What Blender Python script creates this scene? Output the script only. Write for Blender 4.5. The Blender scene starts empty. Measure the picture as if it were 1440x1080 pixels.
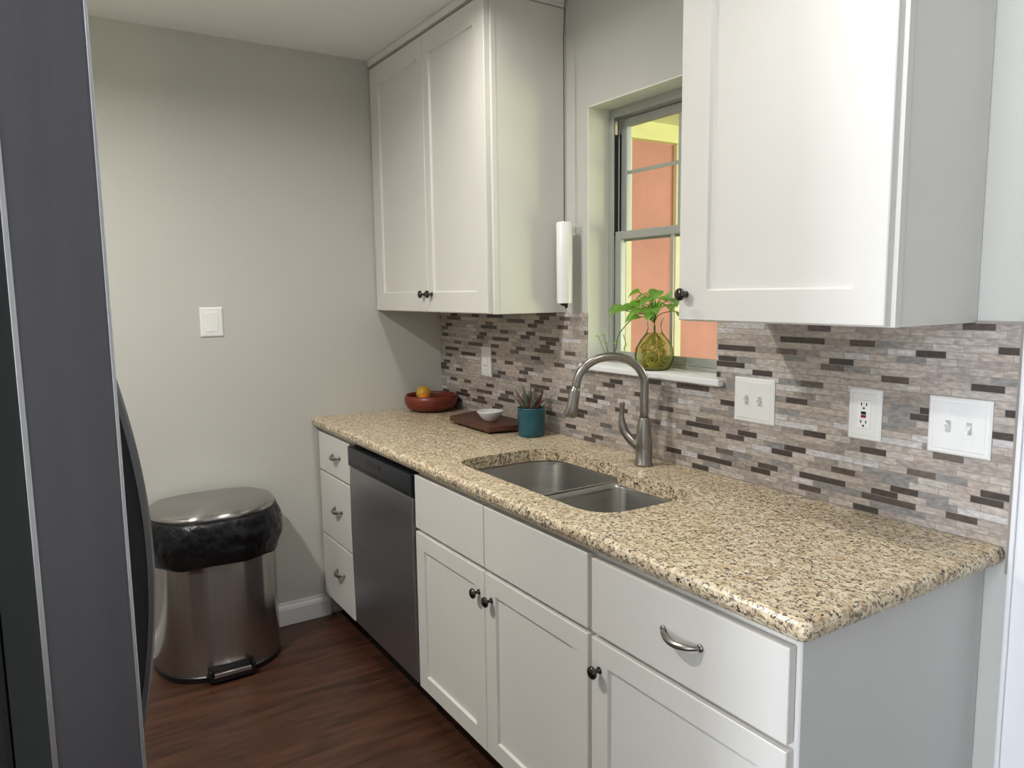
import bpy, bmesh, math, random
from mathutils import Vector, Matrix, noise
random.seed(7)
S = bpy.context.scene
COL = S.collection

# ------------------------------------------------------------------ camera
CAMP = (3.2162, -1.6572, 1.4482); YAW, PIT, ROL, FPX = 1.0023, -0.1218, -0.0128, 1052.23
cam = bpy.data.cameras.new('camera'); camo = bpy.data.objects.new('camera', cam); COL.objects.link(camo)
_F = Vector((-math.sin(YAW)*math.cos(PIT), math.cos(YAW)*math.cos(PIT), math.sin(PIT)))
_R = Vector((math.cos(YAW), math.sin(YAW), 0)); _U = _R.cross(_F)
_R2 = _R*math.cos(ROL)+_U*math.sin(ROL); _U2 = -_R*math.sin(ROL)+_U*math.cos(ROL)
M = Matrix((( _R2.x,_U2.x,-_F.x,CAMP[0]),(_R2.y,_U2.y,-_F.y,CAMP[1]),(_R2.z,_U2.z,-_F.z,CAMP[2]),(0,0,0,1)))
camo.matrix_world = M
cam.sensor_fit = 'HORIZONTAL'; cam.sensor_width = 36; cam.lens = FPX/1440*36
cam.clip_start = 0.02; cam.clip_end = 100
S.camera = camo

# ------------------------------------------------------------------ world, lights, exposure
S.view_settings.view_transform = 'Standard'; S.view_settings.look = 'None'
S.view_settings.gamma = 1; S.view_settings.use_curve_mapping = False
S.view_settings.exposure = -0.16
w = bpy.data.worlds.new('world'); S.world = w; w.use_nodes = True
w.node_tree.nodes['Background'].inputs[0].default_value = (0.75, 0.88, 1.0, 1)
w.node_tree.nodes['Background'].inputs[1].default_value = 1.2

def area(name, loc, target, sx, sy, power, col, spread=180):
    l = bpy.data.lights.new(name, 'AREA'); l.shape = 'RECTANGLE'; l.size = sx; l.size_y = sy
    l.energy = power; l.color = col; l.spread = math.radians(spread)
    o = bpy.data.objects.new(name, l); COL.objects.link(o); o.location = loc
    o.rotation_euler = (Vector(target)-Vector(loc)).to_track_quat('-Z', 'Y').to_euler()
    return o
# daylight through the glazed patio door behind the camera, and through the porch side
area('patio_daylight', (3.80, -5.15, 1.15), (3.3, -2.6, 2.46), 1.6, 2.0, 40, (0.84, 0.91, 1.0), 110)
area('sidelight_daylight', (2.88, -5.15, 1.30), (2.60, 0, 1.0), 0.24, 1.9, 115, (0.83, 0.885, 1.0))
area('porch_daylight', (4.4, 3.0, 0.55), (0.9, -0.3, 1.75), 1.2, 1.6, 75, (0.95, 1.0, 0.50))
area('porch_sky', (3.2, 4.6, 2.0), (-1.0, 2.4, 1.6), 2.5, 2.0, 130, (1.0, 0.98, 0.95))
CANS = [(1.2, -0.70, 6.5), (2.4, -0.70, 4.2), (1.2, -1.97, 34)]
WARM = (1.0, 0.975, 0.935)

# ------------------------------------------------------------------ materials
def lin(c):
    r = []
    for v in c[:3]:
        v = v/255.0
        r.append(v/12.92 if v <= 0.04045 else ((v+0.055)/1.055)**2.4)
    return (*r, 1)
MATS = {}
def mat(name, rgb=(200,200,200), rough=0.5, metal=0.0, noise_amt=0.03, scale=8, bump=0.0, spec=0.5, stretch=(1,1,1), bscale=None, emit=None):
    m = bpy.data.materials.new(name); m.use_nodes = True
    nt = m.node_tree; N = nt.nodes; L = nt.links; b = N['Principled BSDF']
    b.inputs['Roughness'].default_value = rough; b.inputs['Metallic'].default_value = metal
    b.inputs['Specular IOR Level'].default_value = spec
    tc = N.new('ShaderNodeTexCoord'); mp = N.new('ShaderNodeMapping'); mp.inputs['Scale'].default_value = stretch
    L.new(tc.outputs['Object'], mp.inputs[0])
    nz = N.new('ShaderNodeTexNoise'); nz.inputs['Scale'].default_value = scale; nz.inputs['Detail'].default_value = 5
    L.new(mp.outputs[0], nz.inputs['Vector'])
    cr = N.new('ShaderNodeValToRGB'); c = lin(rgb)
    cr.color_ramp.elements[0].position = 0.3; cr.color_ramp.elements[1].position = 0.7
    cr.color_ramp.elements[0].color = (*[v*(1-noise_amt) for v in c[:3]], 1)
    cr.color_ramp.elements[1].color = (*[min(1, v*(1+noise_amt)) for v in c[:3]], 1)
    L.new(nz.outputs['Fac'], cr.inputs[0]); L.new(cr.outputs[0], b.inputs['Base Color'])
    if bump:
        bn = N.new('ShaderNodeBump'); bn.inputs['Strength'].default_value = bump; bn.inputs['Distance'].default_value = 0.01
        n2 = N.new('ShaderNodeTexNoise'); n2.inputs['Scale'].default_value = bscale or scale*6; n2.inputs['Detail'].default_value = 3
        L.new(mp.outputs[0], n2.inputs['Vector']); L.new(n2.outputs['Fac'], bn.inputs['Height']); L.new(bn.outputs[0], b.inputs['Normal'])
    if emit:
        b.inputs['Emission Color'].default_value = lin(emit[0]); b.inputs['Emission Strength'].default_value = emit[1]
    MATS[name] = m
    return m
wall_m = mat('wall_paint', (196,195,188), 0.75, scale=3, noise_amt=0.012, bump=0.05, bscale=120)
ceil_m = mat('ceiling_paint', (242,242,240), 0.85, scale=3, noise_amt=0.012, bump=0.06, bscale=90)
trim_m = mat('trim_paint', (235,235,236), 0.4, noise_amt=0.01)
cab_m = mat('cabinet_paint', (222,219,213), 0.42, noise_amt=0.012, scale=5)
dark_m = mat('toe_kick_black', (14,13,13), 0.6)
steel_m = mat('brushed_steel', (150,148,146), 0.27, 0.95, noise_amt=0.10, scale=60, stretch=(1,1,0.02), bump=0.02)
steelv_m = mat('brushed_steel_vertical', (176,173,170), 0.22, 0.97, noise_amt=0.05, scale=70, stretch=(1,1,0.02), bump=0.0)
dw_m = mat('dishwasher_steel', (165,165,168), 0.33, 0.9, noise_amt=0.06, scale=60, stretch=(0.03,1,1), bump=0.01)
sink_m = mat('sink_steel', (190,188,184), 0.36, 0.95, noise_amt=0.08, scale=80, stretch=(0.04,0.04,1), bump=0.015)
fridge_m = mat('fridge_dark_steel', (108,106,111), 0.42, 0.75, noise_amt=0.06, scale=50, stretch=(1,1,0.03), bump=0.02)
fridge_edge_m = mat('fridge_edge_steel_and_highlight', (205,205,208), 0.25, 0.9)  # steel back edge, and the bevel highlight painted along the door front
fridge_body_m = mat('fridge_body_dark', (34,34,37), 0.5, 0.1)
nickel_m = mat('brushed_nickel', (158,153,147), 0.28, 1.0, noise_amt=0.04, scale=60)
chrome_m = mat('polished_chrome', (190,188,186), 0.12, 1.0)
knob_m = mat('dark_nickel', (84,80,77), 0.15, 1.0)
black_m = mat('black_plastic', (16,17,19), 0.35)
panel_m = mat('control_panel_dark', (48,49,56), 0.3, 0.4)
bag_m = mat('black_bag_plastic', (14,16,20), 0.33, noise_amt=0.1, bump=0.35, scale=30, bscale=60, spec=0.4)
white_m = mat('white_plastic', (238,238,236), 0.35, noise_amt=0.01)
plate_m = mat('switch_plate_white', (232,232,230), 0.35, noise_amt=0.01)
slot_m = mat('slot_dark', (40,38,36), 0.5)
red_m = mat('red_plastic', (120,30,24), 0.4)
lens_m = mat('lamp_lens', (255,246,230), 0.5, emit=((255,240,220), 6.0))
bowl_m = mat('red_wood', (112,44,26), 0.35, noise_amt=0.35, scale=14, stretch=(1,1,6))
board_m = mat('walnut_wood', (84,48,34), 0.4, noise_amt=0.3, scale=30, stretch=(1,8,8))
ceram_m = mat('white_ceramic', (225,224,224), 0.2, noise_amt=0.01)
teal_m = mat('teal_glaze', (32,84,98), 0.35, noise_amt=0.3, scale=18)
lemon_m = mat('yellow_fruit_skin', (206,160,50), 0.4, noise_amt=0.12, scale=30, bump=0.1)
orange_m = mat('orange_fruit_skin', (222,132,38), 0.4, noise_amt=0.1, scale=30, bump=0.1)
succ_m = mat('grey_green_leaf', (104,112,96), 0.5, noise_amt=0.3, scale=30)
rust_m = mat('rust_brown_leaf', (98,64,56), 0.55, noise_amt=0.35, scale=30)
leaf_m = mat('pothos_leaf', (118,158,74), 0.4, noise_amt=0.4, scale=25)
stem_m = mat('green_stem', (92,110,60), 0.5, noise_amt=0.2, scale=25)
root_m = mat('pale_root', (200,186,112), 0.6, noise_amt=0.3, scale=40)
alum_m = mat('aluminium_frame', (176,178,172), 0.45, 0.5, noise_amt=0.03)
alum_d = mat('aluminium_track_shadow', (30,30,30), 0.6)
gasket_gap_m = mat('dark_gasket_and_gap', (40,42,40), 0.7)  # fridge door gasket, and the dark gap painted into the window track
stucco_m = mat('pink_stucco', (214,148,134), 0.9, noise_amt=0.10, scale=3, bump=0.5, bscale=60)
porch_m = mat('yellow_cream_paint', (244,236,170), 0.8, noise_amt=0.05)
post_m = mat('cream_paint', (240,228,190), 0.7, noise_amt=0.04)
ground_m = mat('grass_ground', (120,150,70), 0.95, noise_amt=0.3, scale=12)
concrete_m = mat('concrete', (170,168,160), 0.9, noise_amt=0.1, scale=10)
for k in ('pothos_leaf',):
    b = MATS[k].node_tree.nodes['Principled BSDF']; b.inputs['Subsurface Weight'].default_value = 0.15; b.inputs['Subsurface Radius'].default_value = (0.01,0.02,0.005)

def aniso(k, amt, axis='Z', rot=0.25):
    nt = MATS[k].node_tree; b = nt.nodes['Principled BSDF']; t = nt.nodes.new('ShaderNodeTangent'); t.direction_type = 'RADIAL'; t.axis = axis
    nt.links.new(t.outputs[0], b.inputs['Tangent']); b.inputs['Anisotropic'].default_value = amt; b.inputs['Anisotropic Rotation'].default_value = rot
aniso('brushed_steel_vertical', 0.9); aniso('sink_steel', 0.7)
def thin_glass(name, tint, fac):
    m = bpy.data.materials.new(name); m.use_nodes = True; nt = m.node_tree; N = nt.nodes; L = nt.links
    for n in list(N): N.remove(n)
    out = N.new('ShaderNodeOutputMaterial'); tr = N.new('ShaderNodeBsdfTransparent'); gl = N.new('ShaderNodeBsdfGlossy')
    tr.inputs[0].default_value = tint; gl.inputs['Roughness'].default_value = 0.03
    fr = N.new('ShaderNodeLayerWeight'); fr.inputs[0].default_value = fac
    mx = N.new('ShaderNodeMixShader'); L.new(fr.outputs['Fresnel'], mx.inputs[0]); L.new(tr.outputs[0], mx.inputs[1]); L.new(gl.outputs[0], mx.inputs[2])
    L.new(mx.outputs[0], out.inputs[0]); return m
pane_m = thin_glass('window_pane_glass', (0.97,0.98,0.96,1), 0.15)
vglass_m = thin_glass('vase_glass', (0.96,0.98,0.93,1), 0.10)
water_m = thin_glass('root_water', (0.97,0.96,0.84,1), 0.05)
def add_translucent(m, col, fac):
    nt = m.node_tree; out = [n for n in nt.nodes if n.type == 'OUTPUT_MATERIAL'][0]; src = out.inputs[0].links[0].from_socket
    t = nt.nodes.new('ShaderNodeBsdfTranslucent'); t.inputs[0].default_value = lin(col); x = nt.nodes.new('ShaderNodeMixShader'); x.inputs[0].default_value = fac
    nt.links.new(src, x.inputs[1]); nt.links.new(t.outputs[0], x.inputs[2]); nt.links.new(x.outputs[0], out.inputs[0])
add_translucent(water_m, (205,210,120), 0.22); add_translucent(MATS['pothos_leaf'], (150,200,70), 0.45); add_translucent(MATS['pale_root'], (200,170,80), 0.3)

def tile_material():
    m = bpy.data.materials.new('mosaic_tile'); m.use_nodes = True; nt = m.node_tree; N = nt.nodes; L = nt.links; b = N['Principled BSDF']
    def mth(op, a, c=None):
        n = N.new('ShaderNodeMath'); n.operation = op
        for i, v in enumerate((a, c)):
            if v is None: continue
            if isinstance(v, (int, float)): n.inputs[i].default_value = v
            else: L.new(v, n.inputs[i])
        return n.outputs[0]
    def wn(a, c):
        cb = N.new('ShaderNodeCombineXYZ'); L.new(a, cb.inputs[0])
        if isinstance(c, (int, float)): cb.inputs[1].default_value = c
        else: L.new(c, cb.inputs[1])
        n = N.new('ShaderNodeTexWhiteNoise'); n.noise_dimensions = '2D'; L.new(cb.outputs[0], n.inputs['Vector']); return n.outputs['Value']
    tc = N.new('ShaderNodeTexCoord'); sp = N.new('ShaderNodeSeparateXYZ'); L.new(tc.outputs['Object'], sp.inputs[0])
    H, W = 0.0158, 0.066
    zz = mth('DIVIDE', mth('ADD', sp.outputs[2], 0.002), H); row = mth('FLOOR', zz); fz = mth('FRACT', zz)
    off = mth('MULTIPLY', row, 0.4137); off2 = mth('ADD', off, mth('MULTIPLY', wn(row, 3.5), 0.35))
    xx = mth('ADD', mth('DIVIDE', sp.outputs[0], W), off2); xx = mth('ADD', xx, 40.0)
    col = mth('FLOOR', xx); fx = mth('FRACT', xx)
    pair = mth('FLOOR', mth('DIVIDE', col, 2.0)); use_pair = mth('GREATER_THAN', wn(mth('ADD', pair, 0.37), row), 0.72)
    cidx = N.new('ShaderNodeMix'); cidx.data_type = 'FLOAT'; L.new(use_pair, cidx.inputs[0]); L.new(mth('ADD', col, 0.11), cidx.inputs[2]); L.new(mth('ADD', mth('MULTIPLY', pair, 2.0), 0.61), cidx.inputs[3])
    v = wn(cidx.outputs[0], row)
    seq = mth('FRACT', mth('ADD', mth('ADD', mth('MULTIPLY', cidx.outputs[0], 0.3820), mth('MULTIPLY', row, 0.7236)), mth('MULTIPLY', v, 0.10)))
    isd = mth('LESS_THAN', seq, 0.185)
    def cramp(stops):
        cr = N.new('ShaderNodeValToRGB'); cr.color_ramp.interpolation = 'CONSTANT'; e = cr.color_ramp.elements
        e[0].position = 0; e[0].color = lin(stops[0][1]); e[1].position = stops[1][0]; e[1].color = lin(stops[1][1])
        for p, c in stops[2:]: q = e.new(p); q.color = lin(c)
        L.new(v, cr.inputs[0]); return cr.outputs[0]
    lightc = cramp([(0,(178,168,160)),(0.26,(164,154,147)),(0.45,(150,140,133)),(0.56,(184,176,168)),(0.70,(138,136,134)),(0.79,(194,190,190)),(0.88,(176,164,154))])
    darkc = cramp([(0,(72,64,60)),(0.6,(86,76,70)),(0.85,(104,94,88))])
    mdk = N.new('ShaderNodeMix'); mdk.data_type = 'RGBA'; L.new(isd, mdk.inputs[0]); L.new(lightc, mdk.inputs[6]); L.new(darkc, mdk.inputs[7])
    class _c: pass
    cr = _c(); cr.outputs = [mdk.outputs[2]]
    nz = N.new('ShaderNodeTexNoise'); nz.inputs['Scale'].default_value = 150; nz.inputs['Detail'].default_value = 6
    mp = N.new('ShaderNodeMapping'); mp.inputs['Scale'].default_value = (0.4,1,1); L.new(tc.outputs['Object'], mp.inputs[0]); L.new(mp.outputs[0], nz.inputs['Vector'])
    mr = N.new('ShaderNodeMapRange'); mr.inputs[1].default_value = 0.3; mr.inputs[2].default_value = 0.75; mr.inputs[3].default_value = 0.72; mr.inputs[4].default_value = 1.35
    L.new(nz.outputs['Fac'], mr.inputs[0])
    mu = N.new('ShaderNodeMix'); mu.data_type = 'RGBA'; mu.blend_type = 'MULTIPLY'; mu.inputs[0].default_value = 1
    L.new(cr.outputs[0], mu.inputs[6]); L.new(mr.outputs[0], mu.inputs[7])
    gx = mth('LESS_THAN', fx, 0.022); gz = mth('LESS_THAN', fz, 0.085)
    # a joint inside a merged pair is not grouted
    odd = mth('FRACT', mth('DIVIDE', col, 2.0)); inner = mth('MULTIPLY', use_pair, mth('GREATER_THAN', odd, 0.25))
    gx = mth('MULTIPLY', gx, mth('SUBTRACT', 1.0, inner)); g = mth('MAXIMUM', gx, gz)
    mg = N.new('ShaderNodeMix'); mg.data_type = 'RGBA'; L.new(g, mg.inputs[0]); L.new(mu.outputs[2], mg.inputs[6]); mg.inputs[7].default_value = lin((150,142,134))
    L.new(mg.outputs[2], b.inputs['Base Color'])
    b.inputs['Roughness'].default_value = 0.35
    bp = N.new('ShaderNodeBump'); bp.inputs['Distance'].default_value = 0.0012; bp.inputs['Strength'].default_value = 0.6; L.new(mth('SUBTRACT', 1.0, g), bp.inputs['Height']); L.new(bp.outputs[0], b.inputs['Normal'])
    return m
tile_m = tile_material()

def granite_material():
    m = bpy.data.materials.new('speckled_granite'); m.use_nodes = True; nt = m.node_tree; N = nt.nodes; L = nt.links; b = N['Principled BSDF']
    tc = N.new('ShaderNodeTexCoord')
    def nz(sc, det, ro=0.6, off=0):
        mp = N.new('ShaderNodeMapping'); mp.inputs['Location'].default_value = (off,off*1.3,off*.7); L.new(tc.outputs['Object'], mp.inputs[0])
        n = N.new('ShaderNodeTexNoise'); n.inputs['Scale'].default_value = sc; n.inputs['Detail'].default_value = det; n.inputs['Roughness'].default_value = ro
        L.new(mp.outputs[0], n.inputs['Vector']); return n.outputs['Fac']
    def ramp(src, stops):
        cr = N.new('ShaderNodeValToRGB'); e = cr.color_ramp.elements
        e[0].position, e[0].color = stops[0][0], stops[0][1]; e[1].position, e[1].color = stops[1][0], stops[1][1]
        for p, c in stops[2:]: q = e.new(p); q.color = c
        L.new(src, cr.inputs[0]); return cr.outputs[0]
    def mix(f, a, c):
        n = N.new('ShaderNodeMix'); n.data_type = 'RGBA'; L.new(f, n.inputs[0])
        for i, v in ((6,a),(7,c)):
            if isinstance(v, tuple): n.inputs[i].default_value = v
            else: L.new(v, n.inputs[i])
        return n.outputs[2]
    base = ramp(nz(60, 6, 0.7), [(0.34, lin((176,154,124))), (0.46, lin((212,194,160))), (0.60, lin((232,220,194)))])
    k, wt = (0,0,0,1), (1,1,1,1)
    gold = mix(ramp(nz(34, 4, 0.6, 3), [(0.53, k), (0.66, (.6,.6,.6,1))]), base, lin((190,160,116)))
    pink = mix(ramp(nz(84, 5, 0.7, 7), [(0.545, k), (0.59, wt)]), gold, lin((140,120,104)))
    grey = mix(ramp(nz(110, 5, 0.7, 5), [(0.56, k), (0.60, wt)]), pink, lin((104,90,80)))
    blk = mix(ramp(nz(120, 3, 0.6, 11), [(0.60, k), (0.635, wt)]), grey, lin((48,40,38)))
    L.new(blk, b.inputs['Base Color']); b.inputs['Roughness'].default_value = 0.30; b.inputs['Specular IOR Level'].default_value = 0.4
    return m
granite_m = granite_material()

def floor_material():
    m = bpy.data.materials.new('dark_wood_planks'); m.use_nodes = True; nt = m.node_tree; N = nt.nodes; L = nt.links; b = N['Principled BSDF']
    tc = N.new('ShaderNodeTexCoord'); mp = N.new('ShaderNodeMapping'); mp.inputs['Rotation'].default_value = (0,0,math.pi/2); L.new(tc.outputs['Object'], mp.inputs[0])
    br = N.new('ShaderNodeTexBrick'); br.inputs['Scale'].default_value = 1; br.inputs['Brick Width'].default_value = 1.2; br.inputs['Row Height'].default_value = 0.125
    br.inputs['Mortar Size'].default_value = 0.0012; br.inputs['Color1'].default_value = lin((74,46,33)); br.inputs['Color2'].default_value = lin((60,37,27)); br.inputs['Mortar'].default_value = lin((36,22,16))
    L.new(mp.outputs[0], br.inputs['Vector'])
    m2 = N.new('ShaderNodeMapping'); m2.inputs['Scale'].default_value = (9,1.1,1); L.new(tc.outputs['Object'], m2.inputs[0])
    nz = N.new('ShaderNodeTexNoise'); nz.inputs['Scale'].default_value = 3.2; nz.inputs['Detail'].default_value = 7; nz.inputs['Distortion'].default_value = 0.8; L.new(m2.outputs[0], nz.inputs['Vector'])
    mr = N.new('ShaderNodeMapRange'); mr.inputs[1].default_value = 0.3; mr.inputs[2].default_value = 0.7; mr.inputs[3].default_value = 0.55; mr.inputs[4].default_value = 1.5; L.new(nz.outputs['Fac'], mr.inputs[0])
    mu = N.new('ShaderNodeMix'); mu.data_type = 'RGBA'; mu.blend_type = 'MULTIPLY'; mu.inputs[0].default_value = 1; L.new(br.outputs[0], mu.inputs[6]); L.new(mr.outputs[0], mu.inputs[7])
    L.new(mu.outputs[2], b.inputs['Base Color']); b.inputs['Roughness'].default_value = 0.36
    return m
floor_m = floor_material()

# ------------------------------------------------------------------ mesh helpers
ORG = {}
def empty(name, loc, label=None, cat=None, group=None):
    o = bpy.data.objects.new(name, None); COL.objects.link(o); o.location = loc; o.empty_display_size = 0.05
    ORG[o.name] = Vector(loc)
    if label: tag(o, label, cat, group)
    return o
def tag(o, label, cat=None, group=None):
    o['label'] = label
    if cat: o['category'] = cat
    if group: o['group'] = group
    return o
def obj(name, bm, m, parent=None, loc=None, smooth=False, bevel=0, bseg=2):
    """links bm (in world coordinates) as one mesh object whose origin is its parent's origin or loc"""
    bmesh.ops.recalc_face_normals(bm, faces=bm.faces[:])
    me = bpy.data.meshes.new(name)
    org = ORG[parent.name] if parent else Vector(loc or (0,0,0))
    bmesh.ops.translate(bm, verts=bm.verts, vec=-org)
    bm.to_mesh(me); bm.free()
    o = bpy.data.objects.new(name, me); COL.objects.link(o)
    me.materials.append(m)
    if smooth:
        for p in me.polygons: p.use_smooth = True
    if parent: o.parent = parent
    else: o.location = org
    ORG[o.name] = org
    if bevel:
        md = o.modifiers.new('bevel', 'BEVEL'); md.width = bevel; md.segments = bseg; md.limit_method = 'ANGLE'; md.angle_limit = math.radians(40)
    return o
def struct(name, bm, m, parent=None, **k):
    o = obj(name, bm, m, parent, **k)
    if not parent: o['kind'] = 'structure'
    return o
def NB(): return bmesh.new()
def box(bm, x0, x1, y0, y1, z0, z1):
    vs = [bm.verts.new((x, y, z)) for x in (x0, x1) for y in (y0, y1) for z in (z0, z1)]
    for f in ((0,1,3,2),(4,6,7,5),(0,4,5,1),(2,3,7,6),(0,2,6,4),(1,5,7,3)): bm.faces.new([vs[i] for i in f])
    return bm
def BX(*a): return box(NB(), *a)
def ring(bm, pts): return [bm.verts.new(p) for p in pts]
def bridge(bm, a, b):
    n = len(a)
    for i in range(n): bm.faces.new((a[i], a[(i+1) % n], b[(i+1) % n], b[i]))
def lathe(bm, prof, c, seg=28, axis='Z', cap0=True, cap1=True):
    """prof: list of (radius, height) along axis from c"""
    rs = []
    for r, h in prof:
        pts = []
        for k in range(seg):
            a = 2*math.pi*k/seg; u, v = r*math.cos(a), r*math.sin(a)
            if axis == 'Z': pts.append((c[0]+u, c[1]+v, c[2]+h))
            elif axis == 'Y': pts.append((c[0]+u, c[1]+h, c[2]+v))
            else: pts.append((c[0]+h, c[1]+u, c[2]+v))
        rs.append(ring(bm, pts))
    for a, b in zip(rs, rs[1:]): bridge(bm, a, b)
    if cap0: bm.faces.new(rs[0])
    if cap1: bm.faces.new(rs[-1][::-1])
    return bm
def tube(bm, pts, rad, seg=10):
    pts = [Vector(p) for p in pts]; n = len(pts)
    rad = rad if isinstance(rad, (list, tuple)) else [rad]*n
    prev = None; rs = []
    for i, p in enumerate(pts):
        t = (pts[min(i+1, n-1)]-pts[max(i-1, 0)]).normalized()
        if prev is None:
            a = Vector((0,0,1)) if abs(t.z) < 0.9 else Vector((1,0,0)); u = t.cross(a).normalized()
        else: u = (prev - t*prev.dot(t)).normalized()
        prev = u; v = t.cross(u)
        rs.append(ring(bm, [p+(u*math.cos(2*math.pi*k/seg)+v*math.sin(2*math.pi*k/seg))*rad[i] for k in range(seg)]))
    for a, b in zip(rs, rs[1:]): bridge(bm, a, b)
    bm.faces.new(rs[0]); bm.faces.new(rs[-1][::-1])
    return bm
def spline(P, n=8):
    P = [Vector(p) for p in P]; out = []
    Q = [P[0]*2-P[1]]+P+[P[-1]*2-P[-2]]
    for i in range(1, len(Q)-2):
        for k in range(n):
            t = k/n; a, b, c, d = Q[i-1], Q[i], Q[i+1], Q[i+2]
            out.append(0.5*((2*b)+(c-a)*t+(2*a-5*b+4*c-d)*t*t+(3*b-a-3*c+d)*t**3))
    out.append(P[-1]); return out
def roundpoly(pts, rad, n=8):
    out = []; N_ = len(pts)
    for i in range(N_):
        p = Vector(pts[i]); a = (Vector(pts[i-1])-p); b = (Vector(pts[(i+1) % N_])-p); r = rad[i] if isinstance(rad, (list, tuple)) else rad
        if r <= 0: out.append(p); continue
        la, lb = a.length, b.length; a.normalize(); b.normalize()
        ang = a.angle(b); d = min(r/math.tan(ang/2), la*0.49, lb*0.49)
        s, e = p+a*d, p+b*d
        for k in range(n+1):
            t = k/n; out.append((1-t)**2*s+2*t*(1-t)*p+t*t*e)
    return out
def prism(bm, pts2, z0, z1):
    a = ring(bm, [(p[0], p[1], z0) for p in pts2]); b = ring(bm, [(p[0], p[1], z1) for p in pts2])
    bridge(bm, a, b); bm.faces.new(a); bm.faces.new(b[::-1]); return bm
def slab_front(x0, x1, z0, z1, y, th=0.02):
    """flat drawer or false front, facing -Y, face at y"""
    return BX(x0, x1, y, y+th, z0, z1)
def shaker(x0, x1, z0, z1, y, th=0.02, st=0.06, rail=0.065, rec=0.008, st2=None):
    """shaker door facing -Y with a recessed panel; one closed mesh"""
    st2 = st2 or st
    bm = NB(); c = 0.004
    O = [(x0,z0),(x1,z0),(x1,z1),(x0,z1)]; I = [(x0+st,z0+rail),(x1-st2,z0+rail),(x1-st2,z1-rail),(x0+st,z1-rail)]
    J = [(x0+st+c,z0+rail+c),(x1-st2-c,z0+rail+c),(x1-st2-c,z1-rail-c),(x0+st+c,z1-rail-c)]
    e = 0.002; Oi = [(x0+e,z0+e),(x1-e,z0+e),(x1-e,z1-e),(x0+e,z1-e)]
    bk = ring(bm, [(a,y+th,b) for a,b in O]); f0 = ring(bm, [(a,y+e,b) for a,b in O]); f1 = ring(bm, [(a,y,b) for a,b in Oi])
    i0 = ring(bm, [(a,y,b) for a,b in I]); i1 = ring(bm, [(a,y+rec,b) for a,b in J])
    for p, q in ((bk,f0),(f0,f1),(f1,i0),(i0,i1)): bridge(bm, p, q)
    bm.faces.new(i1); bm.faces.new(bk[::-1])
    return bm
def knob(name, x, y, z, parent):
    bm = lathe(NB(), [(0.0085,0),(0.0085,-0.002),(0.005,-0.004),(0.0045,-0.013),(0.009,-0.016),(0.0145,-0.019),(0.0155,-0.023),(0.012,-0.027),(0.004,-0.029)], (x, y, z), 20, 'Y')
    return obj(name, bm, knob_m, parent, smooth=True)
def pull(x, y, z, half, parent, drop=0.022):
    P = []
    for k in range(15):
        t = -1+2*k/14; s = math.cos(t*math.pi/2)
        P.append((x+t*half, y-0.002-0.021*s**0.7, z-drop*0.25*s))
    rad = [0.0048+0.0025*math.cos((-1+2*k/14)*math.pi/2) for k in range(15)]
    bm = tube(NB(), P, rad, 10)
    for s in (-1, 1): lathe(bm, [(0.008,0),(0.008,-0.003),(0.005,-0.005)], (x+s*half, y, z), 12, 'Y')
    return obj('handle', bm, nickel_m, parent, smooth=True)

# ------------------------------------------------------------------ room shell
CZ = 2.4615
struct('floor', BX(-0.1, 5.1, -5.3, 0.0, -0.1, 0), floor_m)
cbm = BX(-0.1, 5.1, -5.3, 0.14, CZ, CZ+0.12)
struct('ceiling', cbm, ceil_m)
struct('wall_left', BX(-0.12, 0, -2.55, 0.14, 0, CZ), wall_m)
# window wall with its opening
WX0, WX1, WZ0, WZ1 = 1.127, 1.729, 1.195, 2.075
bm = NB()
box(bm, 0, WX0, 0, 0.16, 0, CZ); box(bm, WX1, 5.0, 0, 0.16, 0, CZ)
box(bm, WX0, WX1, 0, 0.16, 0, 1.17); box(bm, WX0, WX1, 0, 0.16, WZ1, CZ)
struct('wall_window', bm, wall_m)
struct('wall_galley', BX(-0.1, 2.56, -2.62, -2.45, 0, CZ), wall_m)
struct('wall_return', BX(2.46, 2.56, -5.2, -2.62, 0, CZ), wall_m)
struct('wall_right', BX(5.0, 5.1, -5.3, 0.14, 0, CZ), wall_m)
bm = NB(); box(bm, 2.46, 2.73, -5.3, -5.2, 0, CZ); box(bm, 2.73, 3.03, -5.3, -5.2, 0, 0.3); box(bm, 2.73, 3.03, -5.3, -5.2, 2.3, CZ); box(bm, 3.03, 3.1, -5.3, -5.2, 0, CZ); box(bm, 4.6, 5.0, -5.3, -5.2, 0, CZ); box(bm, 3.1, 4.6, -5.3, -5.2, 2.15, CZ)
struct('wall_patio', bm, wall_m)
bm = NB()
for a in ((3.1,3.16,-5.28,-5.22,0.0,2.15),(4.54,4.6,-5.28,-5.22,0.0,2.15),(3.82,3.88,-5.28,-5.22,0.0,2.15),(3.16,3.82,-5.28,-5.22,2.09,2.15),(3.88,4.54,-5.28,-5.22,2.09,2.15),(3.16,3.82,-5.28,-5.22,0,0.05),(3.88,4.54,-5.28,-5.22,0,0.05)): box(bm, *a)
pd = struct('door_1', bm, trim_m)
bm = NB(); box(bm, 3.16,3.82,-5.252,-5.248,0.05,2.09); box(bm, 3.88,4.54,-5.252,-5.248,0.05,2.09); obj('pane', bm, pane_m, pd)
sl = struct('window_2', BX(2.73, 3.03, -5.252, -5.248, 0.3, 2.3), pane_m)
# casing at the end of the tiled wall
bm = NB(); box(bm, 2.519, 2.60, -0.018, -0.0005, 0, CZ-0.002); box(bm, 2.524, 2.532, -0.026, -0.018, 0, CZ-0.002)
struct('trim_1', bm, trim_m, bevel=0.003)
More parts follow.
